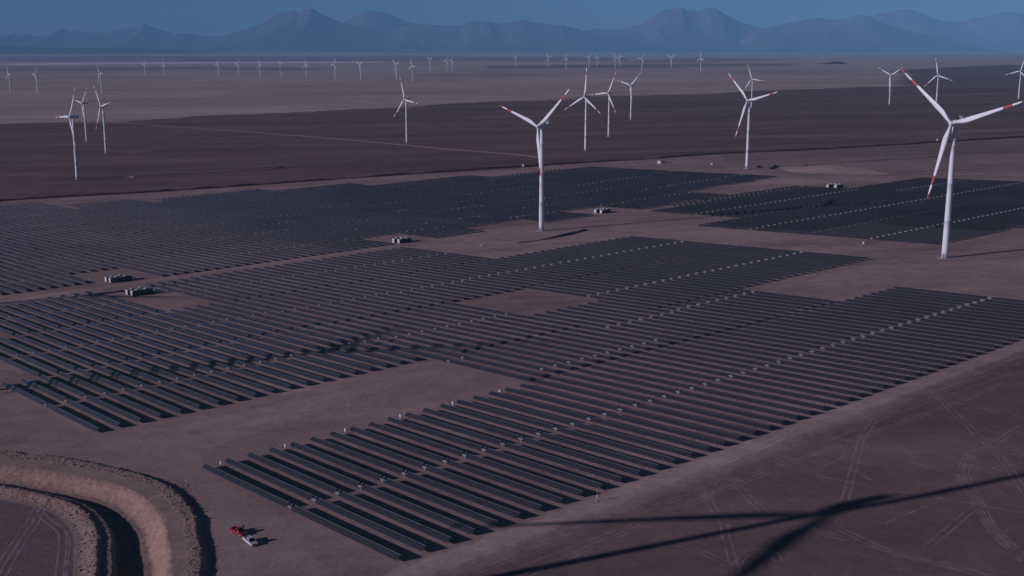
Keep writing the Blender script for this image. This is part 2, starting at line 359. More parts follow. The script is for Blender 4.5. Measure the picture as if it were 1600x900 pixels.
def channel(x, y):
    d = dist_to(x, y, OUT)
    k = np.clip((x + 80) / -75, 0, 1)      # 0 at the near bend, 1 at the far left
    L = lambda a, b: a + (b - a) * k
    wob = fbm(x / 3.2, y / 3.2, 91) * 1.6 + fbm(x / 1.1, y / 1.1, 95) * .7
    dd = d + wob * .45
    st, sb, lp, ib, ic, ie = L(6.6, 11.0), L(11.0, 21.5), L(19.3, 24.3), L(22.7, 25.6), L(23.5, 26.4), L(26.6, 33.0)
    dep = L(-2.9, -1.3); rim = L(1.1, .85); icr = L(.82, .75)
    h = np.zeros(len(x))
    def seg(a, b, ha, hb):
        m = (dd >= a) & (dd < b); t = ((dd - a) / np.maximum(b - a, .01))[m]; t = t * t * (3 - 2 * t)
        va = ha[m] if hasattr(ha, '__len__') else ha; vb = hb[m] if hasattr(hb, '__len__') else hb
        h[m] = va + (vb - va) * t
    z0 = np.zeros(len(x))
    seg(z0 - 1.7, z0 + .3, z0, rim); seg(z0 + .3, st, rim, rim * .8); seg(st, sb, rim * .8, dep * .75)
    seg(sb, sb + 1.6, dep * .75, dep * .78); seg(sb + 1.6, sb + 2.4, dep * .78, dep); seg(sb + 2.4, lp - .5, dep, dep)
    seg(np.maximum(lp - .5, sb + 2.4), lp + .2, dep, z0 + .05); seg(lp + .2, ib, z0 + .05, z0 + .15)
    seg(ib, ic, z0 + .15, icr); seg(ic, ie, icr, z0)
    rough = ((dd > -1.5) & (dd < st * .48)) | ((dd > ib) & (dd < ie))
    nz = fbm(x / 1.5, y / 1.5, 111, 4); nb = np.maximum(vnoise(x / .75, y / .75, 131) - .58, 0)
    h = h + rough * (nz * .26 + nb * .34) * np.clip(np.abs(h) + .1, 0, 1) + (~rough & (dd > st) & (dd < sb)) * (fbm(x / 1.2, y / 1.2, 117) * .3 + np.abs(fbm(x / 2.6, y / 2.6, 119)) * .35 - .05)
    e = np.clip((x - CX0) / 25, 0, 1) * np.clip((CX1 - x) / 2, 0, 1) * np.clip((y - CY0) / 22, 0, 1) * np.clip((CY1 - y) / 1.5, 0, 1)
    return h * e, dd, (st, sb, lp, ib, ic, ie), rough
nx, ny = 520, 440
px_, py_ = np.linspace(CX0, CX1, nx), np.linspace(CY0, CY1, ny)
PX, PY = np.meshgrid(px_, py_); X, Y = PX.ravel(), PY.ravel()
h, dd, (st_, sb_, lp_, ib_, ic_, ie_), rough = channel(X, Y)
c = soil(X, Y)
on = (dd > -1.5) & (dd < ie_ + 1)
spoil = np.array([.35, .238, .205]) * (1 + .3 * fbm(X / 2.2, Y / 2.2, 141))[:, None]
fresh = np.array([.375, .240, .200]) * (1 + .12 * fbm(X / 3, Y / 3, 143))[:, None]
c[on] = spoil[on]; m = (dd > st_) & (dd < sb_); c[m] = fresh[m]; m = (dd > sb_) & (dd < ib_); c[m] = (spoil * .98)[m]
inn = dd > ie_ + 1; c[inn] = (PAVE * .98 * (1 + .16 * fbm(X / 12, Y / 12, 151) + .1 * fbm(X / 2, Y / 2, 153))[:, None])[inn]
bank = sheet('channel_bank', np.stack([X, Y, land(X, Y) + h], -1), gridfaces(nx, ny), M['bank'], c)
tag(bank, 'curved dug channel between rough banks of spoil', kind='structure')
# loose clods on the banks
rb = MB(); rr = random.Random(3); cand = np.nonzero(rough & (X > -190) & (Y > 240))[0]
for _ in range(2200):
    i = int(cand[rr.randrange(len(cand))]); s_ = rr.uniform(.09, .32) * (1 if rr.random() > .1 else 1.7)
    p = Vector((X[i] + rr.uniform(-.2, .2), Y[i] + rr.uniform(-.2, .2), land(X[i], Y[i])[0] + h[i] + s_ * .2))
    vs = [p + Vector((s_ * a * rr.uniform(.6, 1.2), s_ * b * rr.uniform(.6, 1.2), s_ * q * rr.uniform(.5, 1))) for a, b, q in ((1, 0, 0), (-1, 0, 0), (0, 1, 0), (0, -1, 0), (0, 0, 1), (0, 0, -1))]
    rb.add(vs, [(0, 2, 4), (2, 1, 4), (1, 3, 4), (3, 0, 4), (2, 0, 5), (1, 2, 5), (3, 1, 5), (0, 3, 5)])
tag(rb.build('spoil_rubble', M['rubble']), 'loose clods and stones scattered along the channel banks', 'rubble', kind='stuff')

# ---------------------------------------------------------------- earth ridges, mounds, the long ditch bank, painted shadow strips
def ridge(name, L, w_, hgt, label, kind='structure', col=DIRT, seed=0, step=3.0, cat=None, gaps=0):
    P = smooth_line(hits(L) if not isinstance(L, np.ndarray) else L, 10)
    d = np.r_[0, np.cumsum(np.hypot(*np.diff(P, axis=0).T))]; n = max(int(d[-1] / step), 3)
    q = np.linspace(0, d[-1], n); Cx, Cy = np.interp(q, d, P[:, 0]), np.interp(q, d, P[:, 1])
    tx, ty = np.gradient(Cx), np.gradient(Cy); ln = np.hypot(tx, ty); nx_, ny_ = -ty / ln, tx / ln
    prof = [(-1, 0), (-.5, .55), (-.12, 1), (.2, .95), (.6, .5), (1, 0)]
    V = []
    a_ = np.clip(vnoise(q / (hgt * 9 + 6), q * 0, seed) * 1.6 - (gaps if gaps else .2), .12, 1.3) * np.clip(np.minimum(q, d[-1] - q) / (hgt * 3) + .05, 0, 1)
    for u, z_ in prof:
        j = 1 + .35 * (vnoise(q / 2.5, q * 0 + u * 9, seed + 5) - .5)
        x_, y_ = Cx + nx_ * u * w_ * j, Cy + ny_ * u * w_ * j
        V.append(np.stack([x_, y_, land(x_, y_) - .04 + z_ * hgt * a_ * j], -1))
    V = np.stack(V, 1).reshape(-1, 3)
    f = gridfaces(len(prof), n)
    cc = np.tile(col, (len(V), 1)) * (1 + .2 * fbm(V[:, 0] / 4, V[:, 1] / 4, seed))[:, None]
    o = sheet(name, V, f[:, ::-1], M['ground'], cc, smooth=False)
    return tag(o, label, cat, kind=kind)
ridge('bank_or_shade_strip', [(-260, 336.5), (0, 314.5), (250, 299.5), (540, 279.5), (700, 268.5), (900, 255.5), (1000, 249.5), (1130, 240.5), (1300, 232.5), (1600, 214.5), (1900, 196.5)], 3.2, 2.0, 'long low earth bank running behind the whole solar field', col=DARKP * .38, seed=3, step=9, gaps=-.55)
ridge('bank_or_shade_strip', [(806, 380.5), (850, 374.5), (885, 367.5), (917, 359.5)], 1.9, 1.3, 'short spoil bank beside the track below the middle turbine', col=DARKP * 1.2, seed=9)
ridge('bank_or_shade_strip', [(905, 356.5), (960, 352.5), (1030, 348), (1085, 342.5), (1100, 342)], 1.3, .7, 'thin dark strip painted as tower shadow between the two dark panel fields', col=DARKP * 1.3, seed=12, gaps=.4)  # raised strip coloured dark as the middle turbine's tower shadow
ridge('bank_or_shade_strip', [(1036, 375.8), (1052, 373.6)], 2.2, 1.6, 'short dark spoil heap at the top corner of the middle block', col=DARKP * 1.2, seed=14)
ridge('bank_or_shade_strip', [(1390, 412), (1450, 408), (1520, 407), (1600, 401), (1700, 394)], 1.4, .7, 'thin broken ridge of soil in front of the nearest turbine', col=DARKP * 1.5, seed=15, gaps=.45)
ridge('bank_or_shade_strip', [(1180, 262.5), (1190, 260.5)], 3.2, 2.4, 'small dark spoil heap just right of the turbine foot', col=DARKP, seed=17)
ridge('bank_or_shade_strip', [(1200, 265.5), (1207, 263), (1212, 259)], 3.5, 3.2, 'curved dark spoil heap right of the turbine foot', col=DARKP, seed=18)
ridge('bank_or_shade_strip', [(1252, 260.5), (1262, 257.8)], 3.5, 3.0, 'small spoil heap on the orange streak of soil', col=DARKP * 1.1, seed=19)
ridge('bank_or_shade_strip', [(28, 311.5), (33, 310.8), (38, 311.5)], 4.5, 4.5, 'dark earth mound on the long bank at far left', col=DARKP, seed=21)
ridge('bank_or_shade_strip', [(198, 277.5), (205, 276.5), (210, 277.5)], 5, 3.0, 'pale earth heap on the dark plain at left', col=PALE, seed=23)
ridge('bank_or_shade_strip', [(218, 277.2), (223, 276.2)], 3.5, 2.8, 'dark earth heap on the dark plain at left', col=DARKP * .8, seed=25)
ridge('bank_or_shade_strip', [(405, 264), (425, 263.3), (450, 262.8)], 4, 2.2, 'long dark earth heap on the plain behind the panels', col=DARKP * .7, seed=27)
ridge('bank_or_shade_strip', [(978, 260.2), (983, 260), (990, 260.4)], 4, 2.8, 'dark rough heap behind the far edge of the panels', col=DARKP * .9, seed=29)
ridge('bank_or_shade_strip', [(80, 466), (120, 461.5), (160, 459), (196, 453)], 1.4, .8, 'low dark strip painted as rotor shadow left of the near inverter station', col=DARKP * 1.3, seed=33)  # dark strip painted along the rotor shadow of the turbine out of view
ridge('dark_hill', [(1283, 100.1), (1300, 99.6), (1318, 100.0)], 90, 34, 'low dark hill on the far pale plain', col=DARKP * .25, seed=31, step=30)

# ---------------------------------------------------------------- wheel marks
def track(L, pair=1.8, wd=.48, world=None, lift=.012):
    P = smooth_line(hits(L) if world is None else np.array(world, float), 8)
    V = []; Fc = []
    d = np.r_[0, np.cumsum(np.hypot(*np.diff(P, axis=0).T))]; n = max(int(d[-1] / 2.0), 4); q = np.linspace(0, d[-1], n)
    Cx, Cy = np.interp(q, d, P[:, 0]), np.interp(q, d, P[:, 1]); Cx += (vnoise(q / 9, q * 0, 5) - .5) * .8
    tx, ty = np.gradient(Cx), np.gradient(Cy); ln = np.hypot(tx, ty); nx_, ny_ = -ty / ln, tx / ln
    for o_ in ((-pair / 2, pair / 2) if pair else (0,)):
        k = len(V)
        e0 = np.stack([Cx + nx_ * (o_ - wd / 2), Cy + ny_ * (o_ - wd / 2)], -1); e1 = np.stack([Cx + nx_ * (o_ + wd / 2), Cy + ny_ * (o_ + wd / 2)], -1)
        z0, z1 = land(e0[:, 0], e0[:, 1]) + lift, land(e1[:, 0], e1[:, 1]) + lift
        base = len(V)
        for i in range(n): V.append((*e0[i], z0[i])); V.append((*e1[i], z1[i]))
        for i in range(n - 1): a = base + 2 * i; Fc.append((a, a + 1, a + 3, a + 2))
    o = sheet('tyre_marks', V, Fc, M['track'], None)
    return tag(o, kind='structure')
def zz(L, ox=1060, oy=560, sc=2.646): return [(ox + a / sc, oy + b / sc) for a, b in L]
TR = [zz([(1060, 150), (1110, 190), (1180, 260), (1250, 330), (1310, 390), (1380, 470), (1460, 590)]),
      zz([(190, 475), (150, 510), (130, 560), (150, 620), (190, 690), (200, 760), (220, 820), (245, 920)]),
      zz([(1290, 360), (1210, 400), (1180, 440), (1175, 490), (1210, 560), (1240, 620), (1280, 690), (1330, 750), (1440, 840)]),
      zz([(1300, 362), (1222, 404), (1200, 440), (1192, 490), (1225, 560), (1262, 630), (1310, 710), (1440, 830)]),
      zz([(820, 245), (760, 340), (740, 400), (710, 500), (685, 590)]), zz([(225, 490), (300, 580), (380, 650)]),
      zz([(0, 540), (130, 575), (300, 640), (520, 700), (700, 750), (860, 790), (1100, 850), (1330, 920)]),
      zz([(-20, 760), (100, 800), (230, 860), (300, 900)]), zz([(1030, 785), (1130, 700), (1230, 615)]), zz([(1440, 270), (1330, 340), (1270, 375)]),
      zz([(1420, 425), (1360, 440), (1290, 470)]), zz([(640, 690), (860, 790), (1000, 830), (1300, 905)]), zz([(240, 860), (300, 800), (390, 800), (420, 840)])]
for L in TR: track(L)
for L in (zz([(400, 435), (560, 480), (760, 520), (900, 550), (1050, 570), (1200, 600), (1440, 640)]), zz([(520, 380), (640, 430), (760, 480), (870, 548)]),
          zz([(800, 395), (960, 430), (1170, 490)]), zz([(1100, 170), (1250, 205), (1440, 245)]), zz([(540, 470), (620, 440), (700, 400)]), zz([(860, 680), (960, 640), (1060, 600)]), zz([(0, 480), (60, 500), (0, 560)])):
    track(L, pair=0, wd=.6)
for L in ([(60, 185), (100, 155), (125, 105)], [(85, 195), (130, 155), (150, 100)], [(105, 205), (160, 160), (178, 100)], [(40, 170), (80, 140), (100, 110)], [(270, 65), (320, 110), (350, 150), (400, 190)], [(285, 62), (335, 105), (370, 150), (415, 185)], [(150, 210), (260, 190), (380, 195)], [(120, 60), (200, 50), (290, 60)]):
    track(zz(L, 530, 560, 2.646), pair=0, wd=.7)
for k, off in enumerate((60.5, 66, 68.4, 71.5, 74.5, 79)):
    pts = [xy(off + 1.6 * math.sin(t * .21 + k * 1.7) + (t - 20) * .02 * (k - 2), t) for t in np.arange(-10, 64 - k * 6, 4)]
    track(None, world=pts, pair=1.7 if k % 2 else 0, wd=.45)
for L, w_ in (([(150, 189), (200, 192.5), (330, 202), (420, 208.5), (560, 220), (700, 233), (800, 241), (840, 246)], 11), ([(-30, 480), (0, 474.5), (150, 452), (280, 431), (400, 415), (540, 396), (625, 383)], 3.2)):
    o = track(L, pair=0, wd=w_, lift=.05); o.name = 'dirt_road'; o.data.materials[0] = M['road']
Z8 = lambda L: zz(L, 0, 680, 4.0917)
for L in (Z8([(-30, 900), (60, 760), (140, 640), (200, 540), (245, 460)]), Z8([(20, 910), (90, 780), (170, 650), (225, 560), (270, 470)])):
    track(L, lift=.03)
track(Z8([(385, 930), (400, 800), (412, 680), (385, 610), (300, 540), (250, 500)]), lift=.03); track(Z8([(455, 930), (465, 800), (480, 690), (440, 600), (350, 530)]), lift=.03)
for L in ([(300, 770), (340, 800), (400, 850), (470, 905)], [(330, 745), (400, 800), (470, 850), (560, 905)], [(320, 790), (350, 850), (370, 905)], [(110, 620), (200, 690), (280, 730)], [(130, 660), (250, 700), (330, 735)],
          [(560, 640), (600, 620), (640, 580), (660, 572)], [(660, 600), (640, 585), (620, 578)], [(520, 650), (560, 628), (600, 590)], [(700, 395), (820, 370), (900, 350), (1010, 335)], [(640, 385), (760, 375), (850, 362)], [(1090, 425), (1250, 425), (1400, 415), (1450, 405)],
          [(1330, 430), (1400, 440), (1500, 455), (1600, 470)], [(1550, 450), (1580, 440), (1600, 432)], [(1390, 430), (1440, 450), (1600, 500)], [(1240, 445), (1300, 425), (1370, 412)], [(940, 360), (1100, 372), (1350, 392), (1500, 395)]):
    track(L, pair=1.8, wd=.6, lift=.015)

# ---------------------------------------------------------------- mountains on the horizon
def range_(L, D, depth, label, seed, rough_=1.0, apron=9000, tone=1.0):
    P = np.array([( (x - 800) / F_PX * D / (_c - (y - 450) / F_PX * _s), ray(x, y)[2] / ray(x, y)[1] * D + CAM_Z) for x, y in L])
    n = int((P[-1, 0] - P[0, 0]) / 55); xs = np.linspace(P[0, 0], P[-1, 0], n)
    top = np.interp(xs, P[:, 0], P[:, 1]); wd = (xs[-1] - xs[0])
    top = top + fbm(xs / 900, xs * 0, seed, 5) * 80 * rough_ + np.abs(fbm(xs / 260, xs * 0, seed + 1, 3)) * 45 * rough_ - 12
    ease = np.clip(np.minimum(xs - xs[0], xs[-1] - xs) / 1500, 0, 1)
    ys = np.concatenate([np.linspace(-1, -.02, 56), [0.0], np.linspace(.06, 1, 9)])
    XX, UU = np.meshgrid(xs, ys); x_ = XX.ravel(); u = UU.ravel()
    y_ = D + np.where(u < 0, u * apron, u * depth); tt = np.tile(top, len(ys)); ee = np.tile(ease, len(ys))
    g = land(x_, y_) - 25
    a = 1 - np.abs(u)
    prof_ = np.where(u < 0, .13 * a + .87 * a ** 2.6, a)
    wx = x_ + fbm(x_ / 1500, y_ / 1500, seed + 9) * 900
    rid = 1 - np.abs(2 * vnoise(wx / 1400, y_ / 4200, seed + 2) - 1); rid2 = 1 - np.abs(2 * vnoise(wx / 520, y_ / 1700, seed + 4) - 1); rid3 = 1 - np.abs(2 * vnoise(wx / 210, y_ / 900, seed + 6) - 1)
    cut = rid * .60 + rid2 * .30 + rid3 * .10
    fall = np.clip(a * (1 - a) * 3.2, 0, 1) * rough_
    hgt = (tt - g) * (prof_ * (1 - .50 * (1 - cut) * fall)) 
    hgt *= ee * .999 + .001
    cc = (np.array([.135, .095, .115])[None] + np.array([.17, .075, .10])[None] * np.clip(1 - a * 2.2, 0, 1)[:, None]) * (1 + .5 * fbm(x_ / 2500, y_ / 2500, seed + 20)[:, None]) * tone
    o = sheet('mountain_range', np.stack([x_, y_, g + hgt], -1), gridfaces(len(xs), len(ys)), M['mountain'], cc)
    return tag(o, label, kind='structure')
range_([(-420, 62), (-300, 50), (-160, 56), (-60, 52), (0, 55), (10, 54), (20, 51.5), (30, 55), (40, 53.5), (57, 57), (75, 53), (85, 47), (97, 43.5), (108, 49), (130, 49.5), (140, 50.5), (170, 49.5), (180, 46), (195, 44.5), (215, 41.5), (227, 36.5), (240, 44), (258, 48.5), (270, 51.5), (295, 51.5), (320, 57.5), (345, 57.5), (400, 60), (470, 66), (560, 72)],
       57000, 7000, 'low jagged blue mountain range along the left horizon', 3, .8)
range_([(455, 70), (500, 55), (530, 38), (548, 28), (555, 25), (565, 19), (577, 16.5), (583, 18), (590, 17.5), (600, 20), (612, 22), (640, 35), (655, 38), (690, 45), (740, 60), (800, 70)], 55500, 6500, 'flat topped hazy peak just right of the tall left volcano', 13, .9)
range_([(250, 72), (300, 66), (345, 58), (360, 53), (375, 48.5), (400, 40.5), (408, 38.5), (420, 30), (432, 23.5), (447, 18.5), (460, 17), (468, 18.5), (475, 15), (487, 12.5), (495, 17), (507, 24), (520, 30), (545, 38), (590, 49), (650, 60), (720, 71)], 50000, 7500, 'tall broad volcano with a twin summit left of centre', 23, .8)
range_([(870, 72), (890, 56), (905, 47), (925, 45), (950, 46.5), (975, 45), (990, 40), (1000, 38), (1010, 32), (1025, 23), (1040, 15.5), (1050, 14.5), (1063, 9.5), (1072, 15), (1090, 18), (1105, 12), (1119, 12), (1130, 20), (1150, 31), (1170, 38), (1190, 42.5), (1230, 50), (1290, 62), (1340, 72)], 53000, 7500, 'tall double peaked volcano right of centre', 33, .95)
range_([(1290, 72), (1320, 45), (1345, 32), (1370, 22), (1385, 19.5), (1405, 15), (1423, 14.5), (1440, 21), (1460, 28.5), (1480, 33), (1505, 34), (1520, 27), (1545, 25.5), (1565, 20), (1580, 17), (1600, 22), (1660, 32), (1740, 24), (1820, 40), (1960, 30), (2100, 60)], 56000, 7000, 'pale pinkish mountain range at the right end of the horizon', 43, .9, tone=1.25)
range_([(1120, 72), (1165, 50), (1190, 43.5), (1200, 41.5), (1230, 36), (1260, 29.5), (1275, 27.5), (1300, 30.5), (1315, 31), (1330, 26), (1345, 23.5), (1358, 25.5), (1375, 34), (1400, 44), (1460, 56), (1540, 68)], 49000, 7000, 'rounded blue mountain right of the double volcano', 53, .8)
range_([(500, 76), (560, 68), (600, 55), (622, 44), (640, 37), (655, 38), (675, 39), (690, 39.5), (697, 37.5), (720, 39.5), (740, 33.5), (760, 33.5), (780, 36.5), (800, 33.5), (820, 31), (830, 34), (850, 37), (870, 37.5), (885, 41.5), (905, 46.5), (930, 52), (980, 60), (1080, 74)], 50500, 6500, 'craggy brown mauve range in the middle of the horizon', 63, 1.15, apron=9000, tone=1.0)
range_([(-500, 72), (-100, 70.5), (0, 71.5), (60, 74), (140, 75), (240, 76), (330, 78)], 40000, 4000, 'long low foothill at the far left of the plain', 73, .5, apron=5000)

# ---------------------------------------------------------------- wind turbines
def circ(r, z, n=28): return [(r * math.cos(2 * math.pi * i / n), r * math.sin(2 * math.pi * i / n), z) for i in range(n)]
b = MB(); rings = []; segs = 14
for i in range(segs + 1):
    q = i / segs; rings.append(circ(2.12 - .78 * q, .25 + 81.4 * q))
    if i and i % 4 == 0 and i < segs: rings += [circ(2.12 - .78 * q + .04, .25 + 81.4 * q + .02), circ(2.12 - .78 * q + .04, .25 + 81.4 * q + .22), circ(2.12 - .78 * q, .25 + 81.4 * q + .24)]
b.loft(rings); ME_TOWER = b.mesh('tower', M['white'], True)
b = MB(); b.loft([circ(4.4, -1.2), circ(4.4, .12), circ(3.0, .28), circ(2.4, .34)]); ME_BASE = b.mesh('foundation', M['roofing'])
b = MB(); b.box((0, -2.26, 1.9), (.95, .18, 2.1)); ME_DOOR = b.mesh('door', M['grey'])
b = MB()
for k in range(6): b.box((0, -2.5 - .28 * k, .82 - .13 * k), (1.1, .28, .05))
for x_ in (-.55, .55): b.tube((x_, -2.4, 1.9), (x_, -4.1, 1.1), .03); b.tube((x_, -4.1, .1), (x_, -4.1, 1.1), .03)
ME_STEPS = b.mesh('steps', M['steel'])
def rr_ring(y, w_, h_, zc, r=.45):
    pts = []
    for sx, sz, a0 in ((1, 1, 0), (-1, 1, 90), (-1, -1, 180), (1, -1, 270)):
        for k in range(4):
            a = R(a0 + 30 * k); pts.append((sx * (w_ / 2 - r) + r * math.cos(a), y, zc + sz * (h_ / 2 - r) + r * math.sin(a)))
    return pts
b = MB(); b.loft([rr_ring(-2.9, 2.4, 2.6, 84.0, .6), rr_ring(-2.3, 3.3, 3.5, 84.0), rr_ring(1, 3.6, 3.9, 84.1), rr_ring(7.2, 3.5, 3.7, 84.15), rr_ring(7.9, 3.0, 3.0, 84.2)]); ME_NAC = b.mesh('nacelle', M['white'])
b = MB(); b.box((0, 6.6, 86.9), (3.3, 1.7, 1.7)); b.box((0, 6.6, 87.0), (2.9, 1.9, 1.3), mi=1); b.tube((.9, 7.6, 86.0), (.9, 7.6, 89.2), .06); b.tube((-.9, 7.6, 86.0), (-.9, 7.6, 88.8), .06); b.box((-.9, 7.6, 88.85), (.3, .3, .25)); ME_COOL = b.mesh('cooler', [M['white'], M['grey']])
b = MB(); b.box((0, 2.4, 86.1), (2.0, 4.2, .14)); ME_HATCH = b.mesh('roof_hatch', M['grey'])
b = MB(); rg = []
for i in range(9):
    q = i / 8; y_ = 1.5 - 3.4 * q; r_ = 1.65 * math.sqrt(max(1 - max(q - .35, 0) ** 2 / .43, .002)) * (1 if q > .05 else .8)
    rg.append([(r_ * math.cos(2 * math.pi * k / 20), y_, r_ * math.sin(2 * math.pi * k / 20)) for k in range(20)])
b.loft(rg); ME_HUB = b.mesh('hub', M['white'], True)
BR = 48.5
b = MB(); rg = []
sec = [(.0, 2.0, 1.0, 10), (.03, 2.0, 1.0, 10), (.07, 2.3, .80, 12), (.12, 3.05, .48, 13), (.18, 3.6, .32, 11), (.24, 3.55, .27, 9), (.32, 3.15, .24, 7), (.42, 2.7, .22, 5), (.52, 2.3, .2, 3.5), (.60, 2.02, .19, 2.5), (.675, 1.78, .18, 2), (.74, 1.58, .18, 1.4), (.80, 1.4, .17, 1), (.86, 1.18, .17, .6), (.92, .95, .16, .3), (.965, .72, .16, 0), (.99, .45, .16, 0), (1.0, .12, .2, 0)]
for f_, c_, th_, tw in sec:
    ring = []
    for k in range(14):
        a = 2 * math.pi * k / 14; xx = math.cos(a) * .5; yy = math.sin(a) * .5 * th_
        if th_ < .9: yy *= (1.0 + .55 * (-xx)) * (1 - .6 * max(xx, 0))
        off = .0 if th_ > .9 else .22 * min(1, (f_ - .03) / .12)
        X_ = (xx + off) * c_; Y_ = yy * c_; X_ *= .9; tq = R(tw)
        pre = -1.6 * f_ ** 2
        ring.append((X_ * math.cos(tq) + Y_ * math.sin(tq), -X_ * math.sin(tq) + Y_ * math.cos(tq) + pre, .9 + f_ * (BR - .9)))
    rg.append(ring)
b.loft(rg, mi=[1 if (.67 <= sec[k][0] < .79 or sec[k][0] >= .91) else 0 for k in range(len(sec) - 1)]); ME_BLADE = b.mesh('blade', [M['white'], M['red']], True)
def turbine(x, y, s, th, label, group='wind turbines on the desert plain'):
    root = empty('wind_turbine', (x, y, gz(x, y)), R(-48)); root.scale = (s, s, s)
    tag(root, label, 'wind turbine', group)
    tw = obj('tower', ME_TOWER, root); obj('foundation', ME_BASE, root); obj('door', ME_DOOR, tw); obj('steps', ME_STEPS, tw)
    nac = obj('nacelle', ME_NAC, root); obj('cooler', ME_COOL, nac); obj('roof_hatch', ME_HATCH, nac)
    hb = obj('hub', ME_HUB, root); hb.location = (0, -4.5, 84)
    hb.rotation_euler = (R(-5), 0, 0)
    for k in range(3):
        bl = obj('blade', ME_BLADE, root)
        bl.matrix_local = Matrix.Translation((0, -4.5, 84)) @ Matrix.Rotation(R(-5), 4, 'X') @ Matrix.Rotation(R(th + 120 * k), 4, 'Y')
    return root
TL = ['huge white turbine nearest the camera at the right edge, red banded blades overlapping the frame',
      'large white turbine in the middle of the view between halves of the solar field',
      'white turbine with a thick tower behind the gap between the two dark far panel fields',
      'white turbine just right of centre with one blade pointing straight up',
      'white turbine right of centre on the dark plain, second of three grouped together',
      'white turbine right of centre, rearmost and smallest of the three grouped together',
      'nearest of the three white turbines clustered at left, nacelle seen from the side',
      'rear middle turbine of the three clustered at left, shortest of them',
      'right hand turbine of the three clustered at left on the dark plain',
      'lone white turbine on the dark plain left of the centre turbine',
      'smaller turbine standing directly behind the one above the far panel gap',
      'white turbine left of the huge turbine blade tip, one blade hanging down',
      'white turbine half hidden behind the upper left blade of the huge right turbine',
      'white turbine cut by the right edge of the frame on the dark plain',
      'distant turbine at the extreme left edge on the pale plain', 'distant turbine second from the left edge on the pale plain',
      'distant turbine directly above the left cluster of three', 'faint far turbine, first of the horizon row right of the left cluster',
      'far turbine, second of the horizon row, blade straight up over white streak', 'far turbine, third of the horizon row, before the volcano foot',
      'far turbine, fourth of the horizon row, before the volcano foot', 'far turbine, fifth of the horizon row, under the left slope of the volcano',
      'far turbine, sixth of the horizon row, blades in a wide V', 'far turbine, seventh of the horizon row, directly under the volcano summit',
      'far turbine, eighth of the horizon row, under the right shoulder of the volcano', 'far turbine, ninth of the horizon row, two blades raised in a V',
      'far turbine, left one of a pair behind the lone turbine', 'far turbine, right and larger one of a pair behind the lone turbine',
      'tiny turbine under the craggy middle range with its blades in a V', 'tiny turbine, left one of two overlapping under the craggy range',
      'tiny turbine, right one of two overlapping under the craggy range', 'tiny turbine standing alone above the centre turbine blade',
      'tiny turbine just right of the one above the centre turbine', 'tiny turbine with one blade straight up, left of the central blade tip',
      'tiny turbine directly behind the upright blade tip of the central turbine', 'tiny turbine right beside the upright blade tip of the central turbine',
      'tiny turbine, left one of an overlapping pair right of centre on the horizon', 'tiny turbine, right one of an overlapping pair right of centre on the horizon',
      'tiny turbine above the rearmost of the three grouped turbines', 'tiny turbine with its blades in a wide V below the double volcano',
      'tiny turbine, blade straight up, below the right slope of the double volcano']
for (x_, y_, s_, th_), lb in zip(TURB, TL): turbine(x_, y_, s_, th_, lb)
for (x_, y_, th_), lb in zip(((-176.7, 179.5, 118), (-344.6, 399.0, 53), (-516.7, 587.9, 73)),
                             ('turbine left of view whose shadow crosses the bare ground at lower right', 'turbine left of the view whose shadow falls across the left panel rows', 'turbine left of the view whose shadow reaches the two left inverter stations')):
    turbine(x_, y_, 1.0, th_, lb)

# ---------------------------------------------------------------- solar trackers
TILT = R(38); AX = 1.05; PW = 1.84; MOD = 1.02
_tr = Matrix.Rotation(TILT, 3, 'X')
_cache = {}
def me_table(n):
    if ('t', n) in _cache: return _cache['t', n]
    b = MB()
    for i in range(n):
        x0, x1 = i * MOD + .012, (i + 1) * MOD - .012; y0, y1 = -PW / 2, PW / 2; e = .02; z0, z1 = .09, .145
        vs = [(x0, y0, z1), (x1, y0, z1), (x1, y1, z1), (x0, y1, z1), (x0 + e, y0 + e, z1), (x1 - e, y0 + e, z1), (x1 - e, y1 - .07, z1), (x0 + e, y1 - .07, z1), (x0, y0, z0), (x1, y0, z0), (x1, y1, z0), (x0, y1, z0)]
        vs = [_tr @ Vector(v) + Vector((0, 0, AX)) for v in vs]
        b.add(vs, [(0, 1, 5, 4), (1, 2, 6, 5), (2, 3, 7, 6), (3, 0, 4, 7), (4, 5, 6, 7), (0, 8, 9, 1), (1, 9, 10, 2), (2, 10, 11, 3), (3, 11, 8, 0), (8, 11, 10, 9)], [1, 1, 1, 1, 0, 1, 1, 1, 1, 0])
    _cache['t', n] = b.mesh('panel_table', [M['panel'], M['frame']]); return _cache['t', n]
def me_tube(a, c):
    if ('u', a, c) in _cache: return _cache['u', a, c]
    b = MB(); b.tube((-a * MOD - 1.3, 0, AX), (c * MOD + 1.3, 0, AX), .075, n=6); _cache['u', a, c] = b.mesh('torque_tube', M['steel']); return _cache['u', a, c]
def me_posts(a, c):
    if ('p', a, c) in _cache: return _cache['p', a, c]
    b = MB()
    for sg, n in ((-1, a), (1, c)):
        x_ = 5.2
        while x_ < n * MOD + .6:
            b.box((sg * x_, 0, AX / 2 - .25), (.15, .13, AX + .5)); x_ += 7.1
    _cache['p', a, c] = b.mesh('support_posts', M['steel']); return _cache['p', a, c]
b = MB(); b.box((0, 0, .35), (.16, .16, 1.5)); b.box((0, -.02, AX + .02), (.36, .34, .36)); b.box((0, -.30, AX - .16), (1.5, .11, .11)); b.box((0, .42, AX + .42), (.16, .62, .12), rot=Matrix.Rotation(R(38), 3, 'X'))
b.box((0, .72, AX + .62), (.36, .14, .12)); ME_MOTOR = b.mesh('drive_unit', M['motor'])
ROWS = []          # (t, s0, s1, motor, column index)
for t in range(-3, 50):
    c1 = min(max((t + 3) * .1, 0) + .2, 2.0)
    ROWS.append((t, c1 - 52.6, c1 + 51.4, c1, 0))
